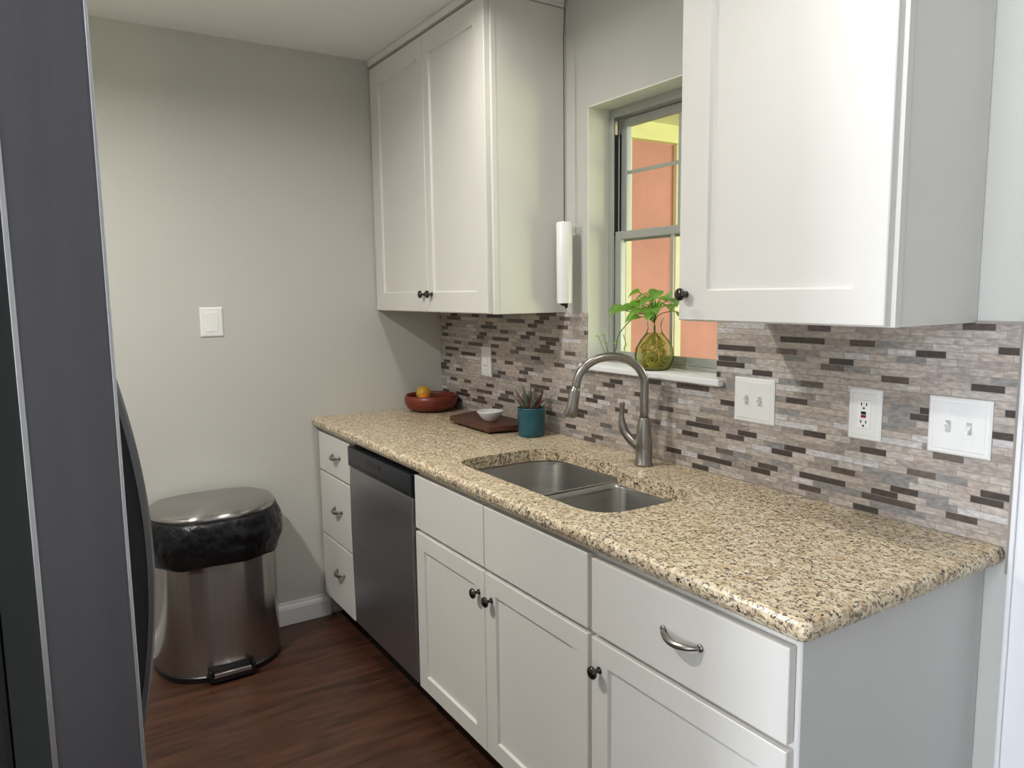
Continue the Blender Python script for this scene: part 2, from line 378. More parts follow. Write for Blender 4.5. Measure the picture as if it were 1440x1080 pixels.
# baseboards
prof = [(0,0),(0.014,0),(0.014,0.07),(0.010,0.082),(0.006,0.088),(0.004,0.10),(0,0.10)]
bm = NB(); a = ring(bm, [(0.0005+p[0], -2.45, p[1]) for p in prof]); b = ring(bm, [(0.0005+p[0], -0.64, p[1]) for p in prof]); bridge(bm, a, b); bm.faces.new(a); bm.faces.new(b)
a = ring(bm, [(0.0006+p[0], -0.6399, p[1]) for p in prof]); b2 = ring(bm, [(0.0006+p[0], -0.605, p[1]) for p in prof]); bridge(bm, a, b2); bm.faces.new(a); bm.faces.new(b2)
struct('baseboard_left', bm, trim_m)

# tiled backsplash (front face 8 mm off the wall)
TY = -0.008; TT = 1.372
bm = NB()
box(bm, 0.001, WX0-0.0, TY, -0.0004, 0.9142, TT); box(bm, WX1, 2.512, TY, -0.0004, 0.9142, TT); box(bm, WX0, WX1, TY, -0.0004, 0.9142, 1.174)
struct('trim_2', bm, tile_m)
bpy.data.objects['trim_2']['label'] = 'mosaic tile backsplash in beige, grey and brown strips'
bm = NB(); box(bm, 2.425, 2.516, -0.011, -0.0003, TT, TT+0.005); box(bm, 2.512, 2.5185, -0.011, -0.0003, 0.86, TT)
struct('trim_3', bm, mat('tile_edge_trim', (150,142,138), 0.4))

# ------------------------------------------------------------------ window
win = empty('window_1', (1.428, 0.11, WZ0)); win['kind'] = 'structure'
bm = NB()   # painted jamb liners of the opening
box(bm, WX0-0.0005, WX0+0.004, -0.0005, 0.10, WZ0, WZ1); box(bm, WX0, WX1, -0.0005, 0.10, WZ1-0.004, WZ1)
box(bm, WX1-0.004, WX1+0.0005, -0.0005, 0.10, WZ0, WZ1)
obj('window_reveal', bm, mat('jamb_paint', (228,228,216), 0.6, noise_amt=0.02), win)
bm = NB()   # outer aluminium frame with track ribs
FY0, FY1 = 0.088, 0.150
for (a, b_) in ((WX0+0.004, WX0+0.026), (WX1-0.026, WX1-0.004)): box(bm, a, b_, FY0, FY1, WZ0, WZ1-0.004)
box(bm, WX0+0.026, WX1-0.026, FY0, FY1, WZ1-0.034, WZ1-0.004); box(bm, WX0+0.026, WX1-0.026, FY0, FY1, WZ0, WZ0+0.014)
box(bm, WX0+0.026, WX0+0.030, FY0+0.002, FY0+0.006, WZ0+0.014, WZ1-0.034); box(bm, WX0+0.026, WX0+0.032, 0.112, 0.116, WZ0+0.014, WZ1-0.034)
box(bm, WX0+0.026, WX1-0.026, FY0+0.004, FY0+0.010, WZ0+0.014, WZ0+0.022)
obj('window_frame', bm, alum_m, win, bevel=0.0015)
bm = NB(); box(bm, WX0+0.0262, WX0+0.0285, 0.1165, 0.148, 1.62, 1.99); box(bm, WX0+0.030, WX0+0.0302, 0.094, 0.111, 1.64, 1.99)
obj('track_gap_shade', bm, gasket_gap_m, win)  # dark sheets stand in for the shaded gap in the sash track
MR = 1.63
def sash(name, z0, z1, y0, y1, muntz, par):
    bm = NB(); x0, x1 = WX0+0.032, WX1-0.030
    box(bm, x0, x0+0.030, y0, y1, z0, z1); box(bm, x1-0.030, x1, y0, y1, z0, z1)
    box(bm, x0+0.030, x1-0.030, y0, y1, z0, z0+0.026); box(bm, x0+0.030, x1-0.030, y0, y1, z1-0.028, z1)
    s = obj(name, bm, alum_m, par, bevel=0.002)
    yc = (y0+y1)/2; bm = BX(x0+0.030, x1-0.030, yc-0.002, yc+0.002, z0+0.026, z1-0.028); obj('pane', bm, pane_m, s)
    bm = NB()
    if muntz: box(bm, x0+0.03, x1-0.03, yc-0.006, yc-0.0025, muntz-0.006, muntz+0.006)
    xm = 1.437; zz = [z0+0.026, muntz-0.006, muntz+0.006, z1-0.028] if muntz else [z0+0.026, z1-0.028]
    for i in range(0, len(zz), 2): box(bm, xm-0.006, xm+0.006, yc-0.006, yc-0.0025, zz[i], zz[i+1])
    obj('muntin', bm, alum_m, s)
    return s
sash('upper_sash', 1.622, WZ1-0.036, 0.122, 0.142, 1.856, win)
ls = sash('lower_sash', WZ0+0.014, 1.655, 0.096, 0.112, None, win)
bm = BX(WX0+0.027, WX0+0.036, 0.0965, 0.104, 1.985, 2.03); obj('sash_latch', bm, post_m, win, bevel=0.002)
# sill
bm = NB(); box(bm, WX0-0.012, WX1+0.03, -0.034, -0.0085, 1.175, 1.195); box(bm, WX0+0.0045, WX1-0.0045, -0.0085, 0.0875, 1.175, 1.195)
sill = struct('trim_4', bm, trim_m, bevel=0.004); sill['label'] = 'white window sill'

# ------------------------------------------------------------------ outside
struct('ground_yard', BX(-6, 8, 0.3, 9, -0.25, -0.15), ground_m)
bm = NB(); box(bm, -1.3, -1.0, 0.2, 7.0, -0.15, 2.53)
struct('wall_outside', bm, stucco_m)
bm = NB(); box(bm, -0.999, -0.93, 0.2, 7.0, 2.53, 2.655)
struct('trim_5', bm, porch_m); bpy.data.objects['trim_5']['label'] = 'yellow cream porch beam outside the window'
bm = NB()
for k in range(18): box(bm, -0.999, 1.6, 0.32+k*0.36, 0.32+k*0.36+0.345, 2.655, 2.69)
struct('ceiling_porch', bm, mat('porch_boards', (236,232,190), 0.8, noise_amt=0.04))
bm = NB(); box(bm, -0.999, -0.96, 2.50, 2.565, -0.15, 2.53)
struct('trim_6', bm, post_m, bevel=0.004)
bm = NB(); box(bm, -0.999, -0.955, 2.00, 2.055, -0.15, 2.53)
struct('trim_7', bm, post_m, bevel=0.004)

# ------------------------------------------------------------------ base cabinets
YF = -0.627; YC = -0.606; TOP = 0.8725
def carcass(x0, x1, parent, end=False):
    bm = NB(); z0 = 0.105
    box(bm, x0, x0+0.018, YC+0.02, -0.002, z0, TOP); box(bm, x1-0.018, x1, YC+0.02, -0.002, z0, TOP)
    box(bm, x0+0.018, x1-0.018, YC+0.02, -0.002, z0, z0+0.018); box(bm, x0+0.018, x1-0.018, -0.02, -0.002, z0+0.018, TOP)
    obj('carcass', bm, cab_m, parent)
    bm = NB()
    box(bm, x0, x0+0.03, YC, YC+0.02, z0, TOP); box(bm, x1-0.03, x1, YC, YC+0.02, z0, TOP)
    box(bm, x0+0.03, x1-0.03, YC, YC+0.02, TOP-0.03, TOP); box(bm, x0+0.03, x1-0.03, YC, YC+0.02, z0, z0+0.02)
    box(bm, x0+0.03, x1-0.03, YC, YC+0.02, 0.645, 0.68)
    obj('face_frame', bm, cab_m, parent, bevel=0.001)
    obj('toe_kick', BX(x0, x1, -0.545, -0.53, 0.0, z0), dark_m, parent)
# narrow drawer stack
c1 = empty('drawer_cabinet', (0.195, -0.3, 0), 'narrow white cabinet of three drawers against the left wall', 'cabinet')
carcass(0.003, 0.387, c1)
for z0, z1, zh in ((0.685,0.853,0.775),(0.397,0.677,0.545),(0.110,0.389,0.27)):
    d = obj('drawer', slab_front(0.010, 0.382, z0, z1, YF), cab_m, c1, bevel=0.003)
    pull(0.232, YF, zh, 0.042, d)
# dishwasher
dw = empty('dishwasher', (0.69, -0.3, 0), 'stainless steel dishwasher with dark control strip between white cabinets', 'dishwasher')
obj('tub', BX(0.392, 0.984, -0.600, -0.02, 0.10, 0.865), fridge_body_m, dw)
bm = NB()
P = [(-0.628,0.115),(-0.632,0.30),(-0.634,0.50),(-0.633,0.70),(-0.630,0.768),(-0.601,0.768),(-0.601,0.115)]
a = ring(bm, [(0.396, y, z) for y, z in P]); b = ring(bm, [(0.982, y, z) for y, z in P]); bridge(bm, a, b); bm.faces.new(a); bm.faces.new(b[::-1])
obj('door', bm, dw_m, dw, bevel=0.003)
cp = obj('control_panel', BX(0.396, 0.982, -0.637, -0.601, 0.772, 0.850), panel_m, dw, bevel=0.003)
bm = BX(0.60, 0.72, -0.6385, -0.6368, 0.812, 0.828); obj('display', bm, black_m, cp)
obj('handle_recess', BX(0.42, 0.96, -0.6382, -0.6368, 0.776, 0.788), black_m, cp)
obj('toe_panel', BX(0.396, 0.982, -0.56, -0.545, 0.0, 0.098), dark_m, dw)
# sink base
c2 = empty('sink_cabinet', (1.455, -0.3, 0), 'wide white base cabinet with two panelled doors under the sink', 'cabinet')
carcass(0.990, 1.920, c2)
for x0, x1 in ((0.993, 1.4425), (1.4455, 1.915)):
    obj('false_drawer_front', slab_front(x0, x1, 0.672, 0.853, YF), cab_m, c2, bevel=0.003)
dl = obj('door', shaker(0.993, 1.4425, 0.110, 0.660, YF, st=0.058, rail=0.055), cab_m, c2)
dr = obj('door', shaker(1.4455, 1.915, 0.110, 0.660, YF, st=0.058, rail=0.055), cab_m, c2)
knob('knob', 1.412, YF, 0.590, dl); knob('knob', 1.482, YF, 0.588, dr)
# end base cabinet
c3 = empty('end_base_cabinet', (2.2, -0.3, 0), 'white end cabinet with one wide drawer above a door at the open counter end', 'cabinet')
carcass(1.924, 2.4665, c3)
d = obj('drawer', slab_front(1.929, 2.459, 0.672, 0.848, YF), cab_m, c3, bevel=0.003)
pull(2.212, YF, 0.768, 0.050, d)
d = obj('door', shaker(1.929, 2.459, 0.110, 0.660, YF, st=0.058, rail=0.055), cab_m, c3)
knob('knob', 1.958, YF, 0.590, d)
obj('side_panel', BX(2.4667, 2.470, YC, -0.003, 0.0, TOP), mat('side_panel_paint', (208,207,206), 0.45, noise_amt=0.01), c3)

# ------------------------------------------------------------------ countertop with sink cut-out
HOLE = roundpoly([(1.128,-0.552),(1.868,-0.552),(1.868,-0.212),(1.545,-0.218),(1.475,-0.165),(1.128,-0.165)], [0.09,0.11,0.07,0.06,0.05,0.12], 9)
def outline(o):
    return roundpoly([(0.0015,-0.0088),(0.0015,-0.652+o),(2.508-o,-0.652+o),(2.508-o,-0.0088)], [0,0,0.018,0], 8)
bm = NB()
rings = []
for o, z in ((0.013,0.914),(0.006,0.9115),(0.0015,0.906),(0.0,0.898),(0.0005,0.890),(0.004,0.884),(0.0065,0.8795),(0.011,0.876),(0.014,0.8735)):
    rings.append(ring(bm, [(p[0], p[1], z) for p in outline(o)]))
for a, b in zip(rings, rings[1:]): bridge(bm, a, b)
ht = ring(bm, [(p[0], p[1], 0.914) for p in HOLE]); hb = ring(bm, [(p[0], p[1], 0.8735) for p in HOLE]); bridge(bm, ht, hb)
def fill(o_, h_):
    es = []
    for r_ in (o_, h_):
        for i in range(len(r_)): es.append(bm.edges.get((r_[i], r_[(i+1) % len(r_)])))
    bmesh.ops.triangle_fill(bm, use_beauty=True, edges=es)
fill(rings[0], ht); fill(rings[-1], hb)
ct = obj('countertop', bm, granite_m, loc=(1.25,-0.33,0.8735))
tag(ct, 'long speckled beige granite countertop with rounded edge and sink cut-out', 'countertop')

# ------------------------------------------------------------------ sink
sk = empty('sink', (1.5, -0.36, 0.68), 'double bowl stainless undermount sink set into the granite', 'sink')
def bowl(outline_pts, z_top, depth, name, par):
    bm = NB(); c = sum((Vector(p) for p in outline_pts), Vector((0,0)))/len(outline_pts)
    def sc(s): return [(c[0]+(p[0]-c[0])*s, c[1]+(p[1]-c[1])*s) for p in outline_pts]
    R_ = []
    for s, dz in ((1.05,0),(1.0,0),(0.99,-0.012),(0.97,-0.10),(0.955,-depth+0.03),(0.93,-depth+0.008),(0.88,-depth),(0.3,-depth-0.004),(0.14,-depth-0.006)):
        R_.append(ring(bm, [(p[0], p[1], z_top+dz) for p in sc(s)]))
    for a, b in zip(R_, R_[1:]): bridge(bm, a, b)
    bm.faces.new(R_[-1])
    o = obj(name, bm, sink_m, par, smooth=True)
    md = o.modifiers.new('solid', 'SOLIDIFY'); md.thickness = 0.0015; md.offset = -1
    d_ = lathe(NB(), [(0.046,-depth-0.0025+z_top),(0.046,-depth+z_top+0.001),(0.038,-depth+z_top+0.002),(0.034,-depth+z_top-0.003),(0.008,-depth+z_top-0.004)], (c[0],c[1],0), 24)
    obj('drain', d_, chrome_m, o, smooth=True)
bowl(roundpoly([(1.115,-0.565),(1.498,-0.565),(1.498,-0.152),(1.115,-0.152)], [0.09,0.05,0.06,0.12], 8), 0.8722, 0.20, 'left_bowl', sk)
bowl(roundpoly([(1.528,-0.565),(1.882,-0.565),(1.882,-0.200),(1.528,-0.200)], [0.06,0.11,0.08,0.05], 8), 0.8722, 0.17, 'right_bowl', sk)
bm = NB()
n = 14; R_ = []
for k in range(n+1):
    t = k/n; y = -0.575+t*0.43; z = 0.8722-0.004*math.sin(math.pi*t)
    R_.append(ring(bm, [(1.494,y,z-0.012),(1.498,y,z-0.003),(1.504,y,z),(1.522,y,z),(1.528,y,z-0.003),(1.532,y,z-0.012)]))
for a, b in zip(R_, R_[1:]): bridge(bm, a, b)
bm.faces.new(R_[0]); bm.faces.new(R_[-1])
obj('divider', bm, sink_m, sk, smooth=True)

# ------------------------------------------------------------------ faucet
fx, fy = 1.528, -0.100
fa = empty('faucet', (fx, fy, 0.914), 'brushed nickel gooseneck pull-down faucet behind the sink', 'faucet')
obj('body', lathe(NB(), [(0.028,0.0003),(0.028,0.006),(0.0245,0.010),(0.0255,0.06),(0.024,0.10),(0.020,0.13),(0.0155,0.145),(0.0145,0.15)], (fx, fy, 0.914), 28), nickel_m, fa, smooth=True)
dirv = Vector((-0.42, -0.91, 0)).normalized()
reach = 0.212; ztop = 1.253
P = [(fx, fy, 1.06), (fx, fy, 1.12), (fx, fy, 1.165)]
base = Vector((fx, fy, 0)); rr = reach/2
for k in range(1, 15):
    a = math.pi*k/15; c_ = base+dirv*(rr-rr*math.cos(a)); P.append((c_.x, c_.y, 1.165+(ztop-1.165)*math.sin(a)))
e1 = base+dirv*(reach+0.002); P.append((e1.x, e1.y, 1.160))
obj('spout', tube(NB(), spline(P, 3), 0.0128, 16), nickel_m, fa, smooth=True)
e2 = base+dirv*(reach+0.020)
bm = tube(NB(), [(e1.x,e1.y,1.165),(e1.x+dirv.x*0.003,e1.y+dirv.y*0.003,1.150),(e2.x-dirv.x*.008,e2.y-dirv.y*.008,1.105),(e2.x,e2.y,1.078),(e2.x+dirv.x*.001,e2.y+dirv.y*.001,1.072)], [0.0135,0.0160,0.0175,0.0195,0.0165], 20)
obj('spray_head', bm, nickel_m, fa, smooth=True)
ld = Vector((-0.93, -0.37, 0)).normalized()
p0 = Vector((fx, fy, 0.968)); 
P = [p0+ld*0.012, p0+ld*0.040+Vector((0,0,0.018)), p0+ld*0.066+Vector((0,0,0.045)), p0+ld*0.076+Vector((0,0,0.075)), p0+ld*0.076+Vector((0,0,0.108)), p0+ld*0.074+Vector((0,0,0.136))]
sp_ = spline(P, 5); n = len(sp_)
rad = [0.017-0.0035*min(1, i/(n*0.35)) if i < n*0.5 else 0.0135-0.0058*min(1, (i-n*0.5)/(n*0.2)) for i in range(n)]
obj('lever', tube(NB(), sp_, rad, 16), nickel_m, fa, smooth=True)

# ------------------------------------------------------------------ upper cabinets
def upper(nm, x0, x1, yf, z0, z1, label):
    r = empty(nm, ((x0+x1)/2, -0.15, z0), label, 'cabinet')
    obj('carcass', BX(x0, x1, yf+0.04, -0.0105 if z0 < TT else -0.001, z0, z1), cab_m, r, bevel=0.0015)
    bm = NB(); box(bm, x0, x0+0.035, yf+0.021, yf+0.0398, z0, z1); box(bm, x1-0.035, x1+0.001, yf+0.021, yf+0.0398, z0, z1)
    box(bm, x0+0.035, x1-0.035, yf+0.021, yf+0.0398, z0, z0+0.035); box(bm, x0+0.035, x1-0.035, yf+0.021, yf+0.0398, z1-0.035, z1)
    obj('face_frame', bm, cab_m, r, bevel=0.001)
    return r
ZB, ZT = 1.3735, 2.430
YU = -0.330
ul = upper('upper_cabinet', 0.004, 1.002, YU, ZB, ZT, 'white two-door wall cabinet in the corner left of the window')
d1 = obj('door', shaker(0.008, 0.529, ZB+0.003, ZT-0.008, YU, st=0.085, rail=0.075, st2=0.045), cab_m, ul)
d2 = obj('door', shaker(0.532, 0.990, ZB+0.003, ZT-0.008, YU, st=0.045, rail=0.075, st2=0.075), cab_m, ul)
knob('knob', 0.503, YU, 1.445, d1); knob('knob', 0.566, YU, 1.445, d2)
bm = NB(); box(bm, 0.003, 1.012, YU-0.006, YU+0.02, ZT+0.002, CZ-0.001); box(bm, 0.992, 1.012, YU+0.02, -0.001, ZT+0.002, CZ-0.001)
obj('crown_strip', bm, cab_m, ul, bevel=0.003)
ur = upper('upper_cabinet', 1.886, 2.424, -0.325, ZB, ZT, 'large white single-door wall cabinet right of the window above the switches')
d3 = obj('door', shaker(1.890, 2.416, ZB+0.003, ZT-0.008, -0.325, st=0.088, rail=0.070, st2=0.064), cab_m, ur)
knob('knob', 1.915, -0.325, 1.438, d3)
bm = NB(); box(bm, 1.878, 2.432, -0.331, -0.305, ZT+0.002, CZ-0.001); box(bm, 2.412, 2.432, -0.305, -0.001, ZT+0.002, CZ-0.001)
obj('crown_strip', bm, cab_m, ur, bevel=0.003)

# ------------------------------------------------------------------ switches and outlets
def plate(name, x0, x1, z0, z1, label, cat, y=TY, axis='Y'):
    r = empty(name, ((x0+x1)/2, y-0.0005, (z0+z1)/2), label, cat)
    bm = NB()
    if axis == 'Y':
        def R(i, d): return ring(bm, [(x0+i,y-d,z0+i),(x1-i,y-d,z0+i),(x1-i,y-d,z1-i),(x0+i,y-d,z1-i)])
    rs = [R(0,0.0003), R(0,0.003), R(0.004,0.0055), R(0.010,0.0058), R(0.012,0.0072)]
    for a, b in zip(rs, rs[1:]): bridge(bm, a, b)
    bm.faces.new(rs[0][::-1]); bm.faces.new(rs[-1]); obj('plate', bm, plate_m, r)
    return r
def toggle(x, z, par, y=TY, up=True):
    obj('toggle_slot', BX(x-0.0055, x+0.0055, y-0.0078, y-0.0071, z-0.013, z+0.013), mat_slot, par)
    s = 1 if up else -1; bm = NB()
    a = ring(bm, [(x-0.0045,y-0.0075,z-0.006),(x+0.0045,y-0.0075,z-0.006),(x+0.0045,y-0.0075,z+0.006),(x-0.0045,y-0.0075,z+0.006)])
    b = ring(bm, [(x-0.0035,y-0.021,z+s*0.008-0.003),(x+0.0035,y-0.021,z+s*0.008-0.003),(x+0.0035,y-0.021,z+s*0.008+0.003),(x-0.0035,y-0.021,z+s*0.008+0.003)])
    bridge(bm, a, b); bm.faces.new(a[::-1]); bm.faces.new(b); obj('toggle', bm, white_m, par, bevel=0.001)
    for q in (-1, 1): obj('screw', lathe(NB(), [(0.003,-0.0071),(0.003,-0.0079),(0.001,-0.0081)], (x, y, z+q*0.030), 10, 'Y'), white_m, par)
mat_slot = mat('switch_slot', (188,188,186), 0.5)
p = plate('light_switch', 1.800, 1.934, 1.085, 1.208, 'double toggle switch plate under the cabinet, nearest the window', 'light switch')
toggle(1.845, 1.146, p); toggle(1.889, 1.146, p)
p = plate('light_switch', 2.341, 2.471, 1.090, 1.213, 'double toggle switch plate at the right end of the tiles', 'light switch')
toggle(2.385, 1.151, p, up=True); toggle(2.428, 1.151, p, up=False)
p = plate('outlet', 2.150, 2.233, 1.090, 1.212, 'white outlet plate with red and black buttons between two double switches', 'outlet')
xo, zo = 2.1915, 1.151
rb = obj('receptacle', BX(xo-0.017, xo+0.017, TY-0.009, TY-0.0072, zo-0.034, zo+0.034), white_m, p, bevel=0.001)
for s in (-1, 1):
    zc = zo+s*0.021
    for q in (-1, 1): obj('slot', BX(xo+q*0.0064-0.0012, xo+q*0.0064+0.0012, TY-0.0096, TY-0.0088, zc, zc+0.007), slot_m, rb)
    obj('ground_hole', lathe(NB(), [(0.0026,-0.0088),(0.0026,-0.0096)], (xo, TY, zc-0.006), 10, 'Y'), slot_m, rb)
obj('test_button', BX(xo-0.006, xo+0.006, TY-0.0105, TY-0.0088, zo+0.0005, zo+0.007), black_m, rb)
obj('reset_button', BX(xo-0.006, xo+0.006, TY-0.0105, TY-0.0088, zo-0.0075, zo-0.001), red_m, rb)
p = plate('outlet', 0.392, 0.474, 1.088, 1.216, 'small white outlet plate on the dark tiles under the corner cabinet', 'outlet')
rb = obj('receptacle', BX(0.433-0.017, 0.433+0.017, TY-0.009, TY-0.0072, 1.152-0.034, 1.152+0.034), white_m, p, bevel=0.001)
for s in (-1, 1):
    for q in (-1, 1): obj('slot', BX(0.433+q*0.0064-0.0012, 0.433+q*0.0064+0.0012, TY-0.0096, TY-0.0088, 1.152+s*0.02, 1.159+s*0.02), slot_m, rb)
# blank plate on the left wall
r = empty('wall_plate', (0.001, -1.043, 1.345), 'blank white cover plate on the bare grey wall', 'wall plate')
bm = NB(); y0, y1, z0, z1 = -1.087, -1.000, 1.286, 1.404
def RR(i, d): return ring(bm, [(d,y0+i,z0+i),(d,y1-i,z0+i),(d,y1-i,z1-i),(d,y0+i,z1-i)])
rs = [RR(0,0.0004), RR(0,0.004), RR(0.005,0.0065), RR(0.018,0.0068), RR(0.020,0.0082)]
for a, b in zip(rs, rs[1:]): bridge(bm, a, b)
bm.faces.new(rs[0][::-1]); bm.faces.new(rs[-1]); obj('plate', bm, white_m, r)
for q in (-1, 1): obj('screw', lathe(NB(), [(0.003,0.0066),(0.003,0.0074),(0.001,0.0076)], (0, -1.0435, 1.345+q*0.048), 10, 'X'), white_m, r)

# ------------------------------------------------------------------ hanging white cylinder by the window
hx, hy = 1.070, -0.060
hg = empty('pendant_light', (hx, hy, CZ-0.001), 'slim white cylinder pendant hanging on a thin cord beside the window', 'pendant light')
obj('shade', lathe(NB(), [(0.006,1.692),(0.026,1.690),(0.0285,1.686),(0.0285,1.560),(0.0275,1.412),(0.0270,1.408),(0.0245,1.408),(0.0245,1.430),(0.002,1.432)], (hx, hy, 0), 28), mat('white_glass_shade', (240,240,238), 0.25, noise_amt=0.01), hg, smooth=True).modifiers.new('es', 'EDGE_SPLIT').split_angle = math.radians(35)
obj('cord', tube(NB(), [(hx, hy, 1.690),(hx, hy, 2.0),(hx, hy, 2.30),(hx+0.006, hy, 2.40),(hx+0.014, hy, CZ-0.014)], 0.0022, 8), mat('grey_cord', (96,92,86), 0.6), hg, smooth=True)
obj('ceiling_cap', lathe(NB(), [(0.022,CZ-0.0005),(0.022,CZ-0.008),(0.012,CZ-0.014),(0.003,CZ-0.016)], (hx+0.014, hy, 0), 20), trim_m, hg, smooth=True)
bm = tube(NB(), spline([(hx-0.018,hy-0.004,1.404),(hx-0.002,hy,1.402),(hx+0.008,hy,1.392),(hx+0.016,hy,1.398)], 4), 0.003, 8)
obj('switch_loop', bm, black_m, hg, smooth=True)
obj('lamp_socket', lathe(NB(), [(0.010,1.431),(0.012,1.415),(0.012,1.400),(0.006,1.398)], (hx, hy, 0), 16), black_m, hg, smooth=True)

# ------------------------------------------------------------------ things on the counter
CT = 0.9142
b_ = (0.140, -0.135)
bo = obj('fruit_bowl', lathe(NB(), [(0.060,0),(0.080,0.002),(0.106,0.014),(0.120,0.034),(0.123,0.052),(0.119,0.070),(0.114,0.075),(0.110,0.070),(0.114,0.050),(0.108,0.034),(0.09,0.020),(0.05,0.012),(0.004,0.010)], (b_[0], b_[1], CT), 40), bowl_m, loc=(b_[0], b_[1], CT), smooth=True)
tag(bo, 'round reddish brown wooden bowl holding fruit in the counter corner', 'bowl')
def fruit(name, x, y, z, r, m, label, cat):
    e = empty(name, (x, y, z), label, cat)
    bm = lathe(NB(), [(r*math.sin(math.pi*k/14)+0.0006, -r*math.cos(math.pi*k/14)*1.08) for k in range(15)], (x, y, z), 24)
    o = obj('fruit_skin', bm, m, e, smooth=True); 
    obj('stem', tube(NB(), [(x,y,z+r*1.05),(x+0.002,y,z+r*1.05+0.008)], 0.0016, 6), root_m, e)
    return e
fruit('apple', 0.105, -0.155, CT+0.074, 0.034, lemon_m, 'yellow apple, the higher one resting in the wooden bowl', 'fruit')
fruit('orange', 0.170, -0.185, CT+0.056, 0.027, orange_m, 'small orange fruit at the front of the wooden bowl', 'fruit')
# walnut board on feet
wb = empty('serving_board', (0.64, -0.14, CT), 'dark walnut serving board on low feet in front of the tiles', 'serving board')
bpts = roundpoly([(0.500,-0.232),(0.820,-0.236),(0.860,-0.045),(0.430,-0.045)], 0.012, 4)
obj('board', prism(NB(), bpts, CT+0.010, CT+0.030), board_m, wb, bevel=0.002)
for x, y in ((0.54,-0.205),(0.785,-0.208),(0.50,-0.075),(0.82,-0.075)):
    obj('foot', BX(x-0.018, x+0.018, y-0.015, y+0.015, CT, CT+0.0098), board_m, wb)
q = (0.700, -0.155)
wbw = obj('small_bowl', lathe(NB(), [(0.022,0),(0.025,0.003),(0.040,0.018),(0.052,0.036),(0.0535,0.040),(0.051,0.040),(0.038,0.022),(0.022,0.008),(0.003,0.006)], (q[0], q[1], CT+0.0302), 36), ceram_m, loc=(q[0], q[1], CT+0.0302), smooth=True)
tag(wbw, 'small white ceramic bowl on the walnut board', 'bowl')
# teal pot with spiky leaves
pt = empty('potted_succulent', (0.925, -0.122, CT), 'teal pot holding a spiky grey and rust-brown succulent beside the board', 'potted plant')
px, py = 0.925, -0.110
obj('pot', lathe(NB(), [(0.046,0),(0.049,0.003),(0.051,0.05),(0.0525,0.104),(0.0525,0.108),(0.049,0.108),(0.047,0.092),(0.003,0.090)], (px, py, CT), 36), teal_m, pt, smooth=True)
obj('soil', lathe(NB(), [(0.0465,0.0905),(0.0465,0.098),(0.02,0.101),(0.003,0.101)], (px, py, CT), 20), mat('dark_soil', (52,40,32), 0.95, noise_amt=0.4, scale=60, bump=0.5), pt)
def blade(bm, base, tip, wid, bend):
    base = Vector(base); tip = Vector(tip); ax = (tip-base); side = ax.cross(Vector((0,0,1)));
    side = side.normalized() if side.length > 1e-5 else Vector((1,0,0)); up = side.cross(ax).normalized()
    R_ = []; n = 7
    for k in range(n):
        t = k/(n-1); w_ = wid*(0.75+0.6*t-1.3*t**2.2)+0.0006; c_ = base+ax*t+up*bend*math.sin(math.pi*t*0.8)
        R_.append(ring(bm, [c_+side*w_, c_+up*w_*0.45, c_-side*w_, c_-up*w_*0.25]))
    for a, b in zip(R_, R_[1:]): bridge(bm, a, b)
    bm.faces.new(R_[0]); bm.faces.new(R_[-1])
bm1, bm2 = NB(), NB()
for k in range(24):
    a = k*2.4; l = 0.045+0.045*random.random(); el = 0.5+random.random()*0.9
    r0 = 0.010+0.026*random.random()
    bs = (px+r0*math.cos(a), py+r0*math.sin(a), CT+0.098)
    tp = (bs[0]+l*math.cos(el)*math.cos(a)*1.2, bs[1]+l*math.cos(el)*math.sin(a)*0.9, CT+0.098+l*math.sin(el)+0.010)
    blade(bm1 if k % 3 else bm2, bs, tp, 0.0050 if k % 3 else 0.009, 0.004)
for x_, y_, h_ in ((-0.030,-0.02,0.072),(-0.042,0.0,0.062),(0.02,-0.02,0.055)):
    blade(bm1, (px+x_*0.5, py+y_*0.5, CT+0.097), (px+x_*1.3, py+y_, CT+0.125+h_), 0.0045, 0.003)
obj('leaves', bm1, succ_m, pt, smooth=True); tag(obj('outer_leaves', bm2, rust_m, pt, smooth=True), 'rust-brown leaves')

# ------------------------------------------------------------------ vase with pothos on the sill
vx, vy, vz = 1.440, 0.022, 1.1953
vs = empty('vase', (vx, vy, vz), 'clear glass vase of rooted pothos vine on the window sill', 'vase')
vp = [(0.043,0.0),(0.048,0.004),(0.058,0.022),(0.0625,0.045),(0.059,0.070),(0.045,0.095),(0.027,0.118),(0.021,0.135),(0.023,0.150),(0.030,0.166)]
obj('glass', lathe(NB(), vp, (vx, vy, vz), 40, cap1=False), vglass_m, vs, smooth=True)
obj('water', lathe(NB(), [(r-0.003, h+0.003 if i == 0 else h) for i, (r, h) in enumerate(vp[:7])], (vx, vy, vz), 40), water_m, vs, smooth=True)
bm = NB()
rnd = random.Random(3)
for k in range(22):
    a = rnd.random()*6.28; P = [(vx+0.006*math.cos(a), vy+0.006*math.sin(a), vz+0.118)]
    r_, z_ = 0.008, 0.11
    top = rnd.choice([0.015, 0.03, 0.045])
    for j in range(6):
        z_ -= (0.11-top)/6*(0.8+0.4*rnd.random()); a += rnd.uniform(-1.1, 1.1); r_ = min(0.010+0.045*math.sin(min(1,(j+1)/4)*1.5), 0.044)*rnd.uniform(0.55, 1)
        P.append((vx+r_*math.cos(a), vy+r_*math.sin(a), vz+max(z_, 0.008)))
    tube(bm, spline(P, 4), 0.0013+0.0011*rnd.random(), 6)
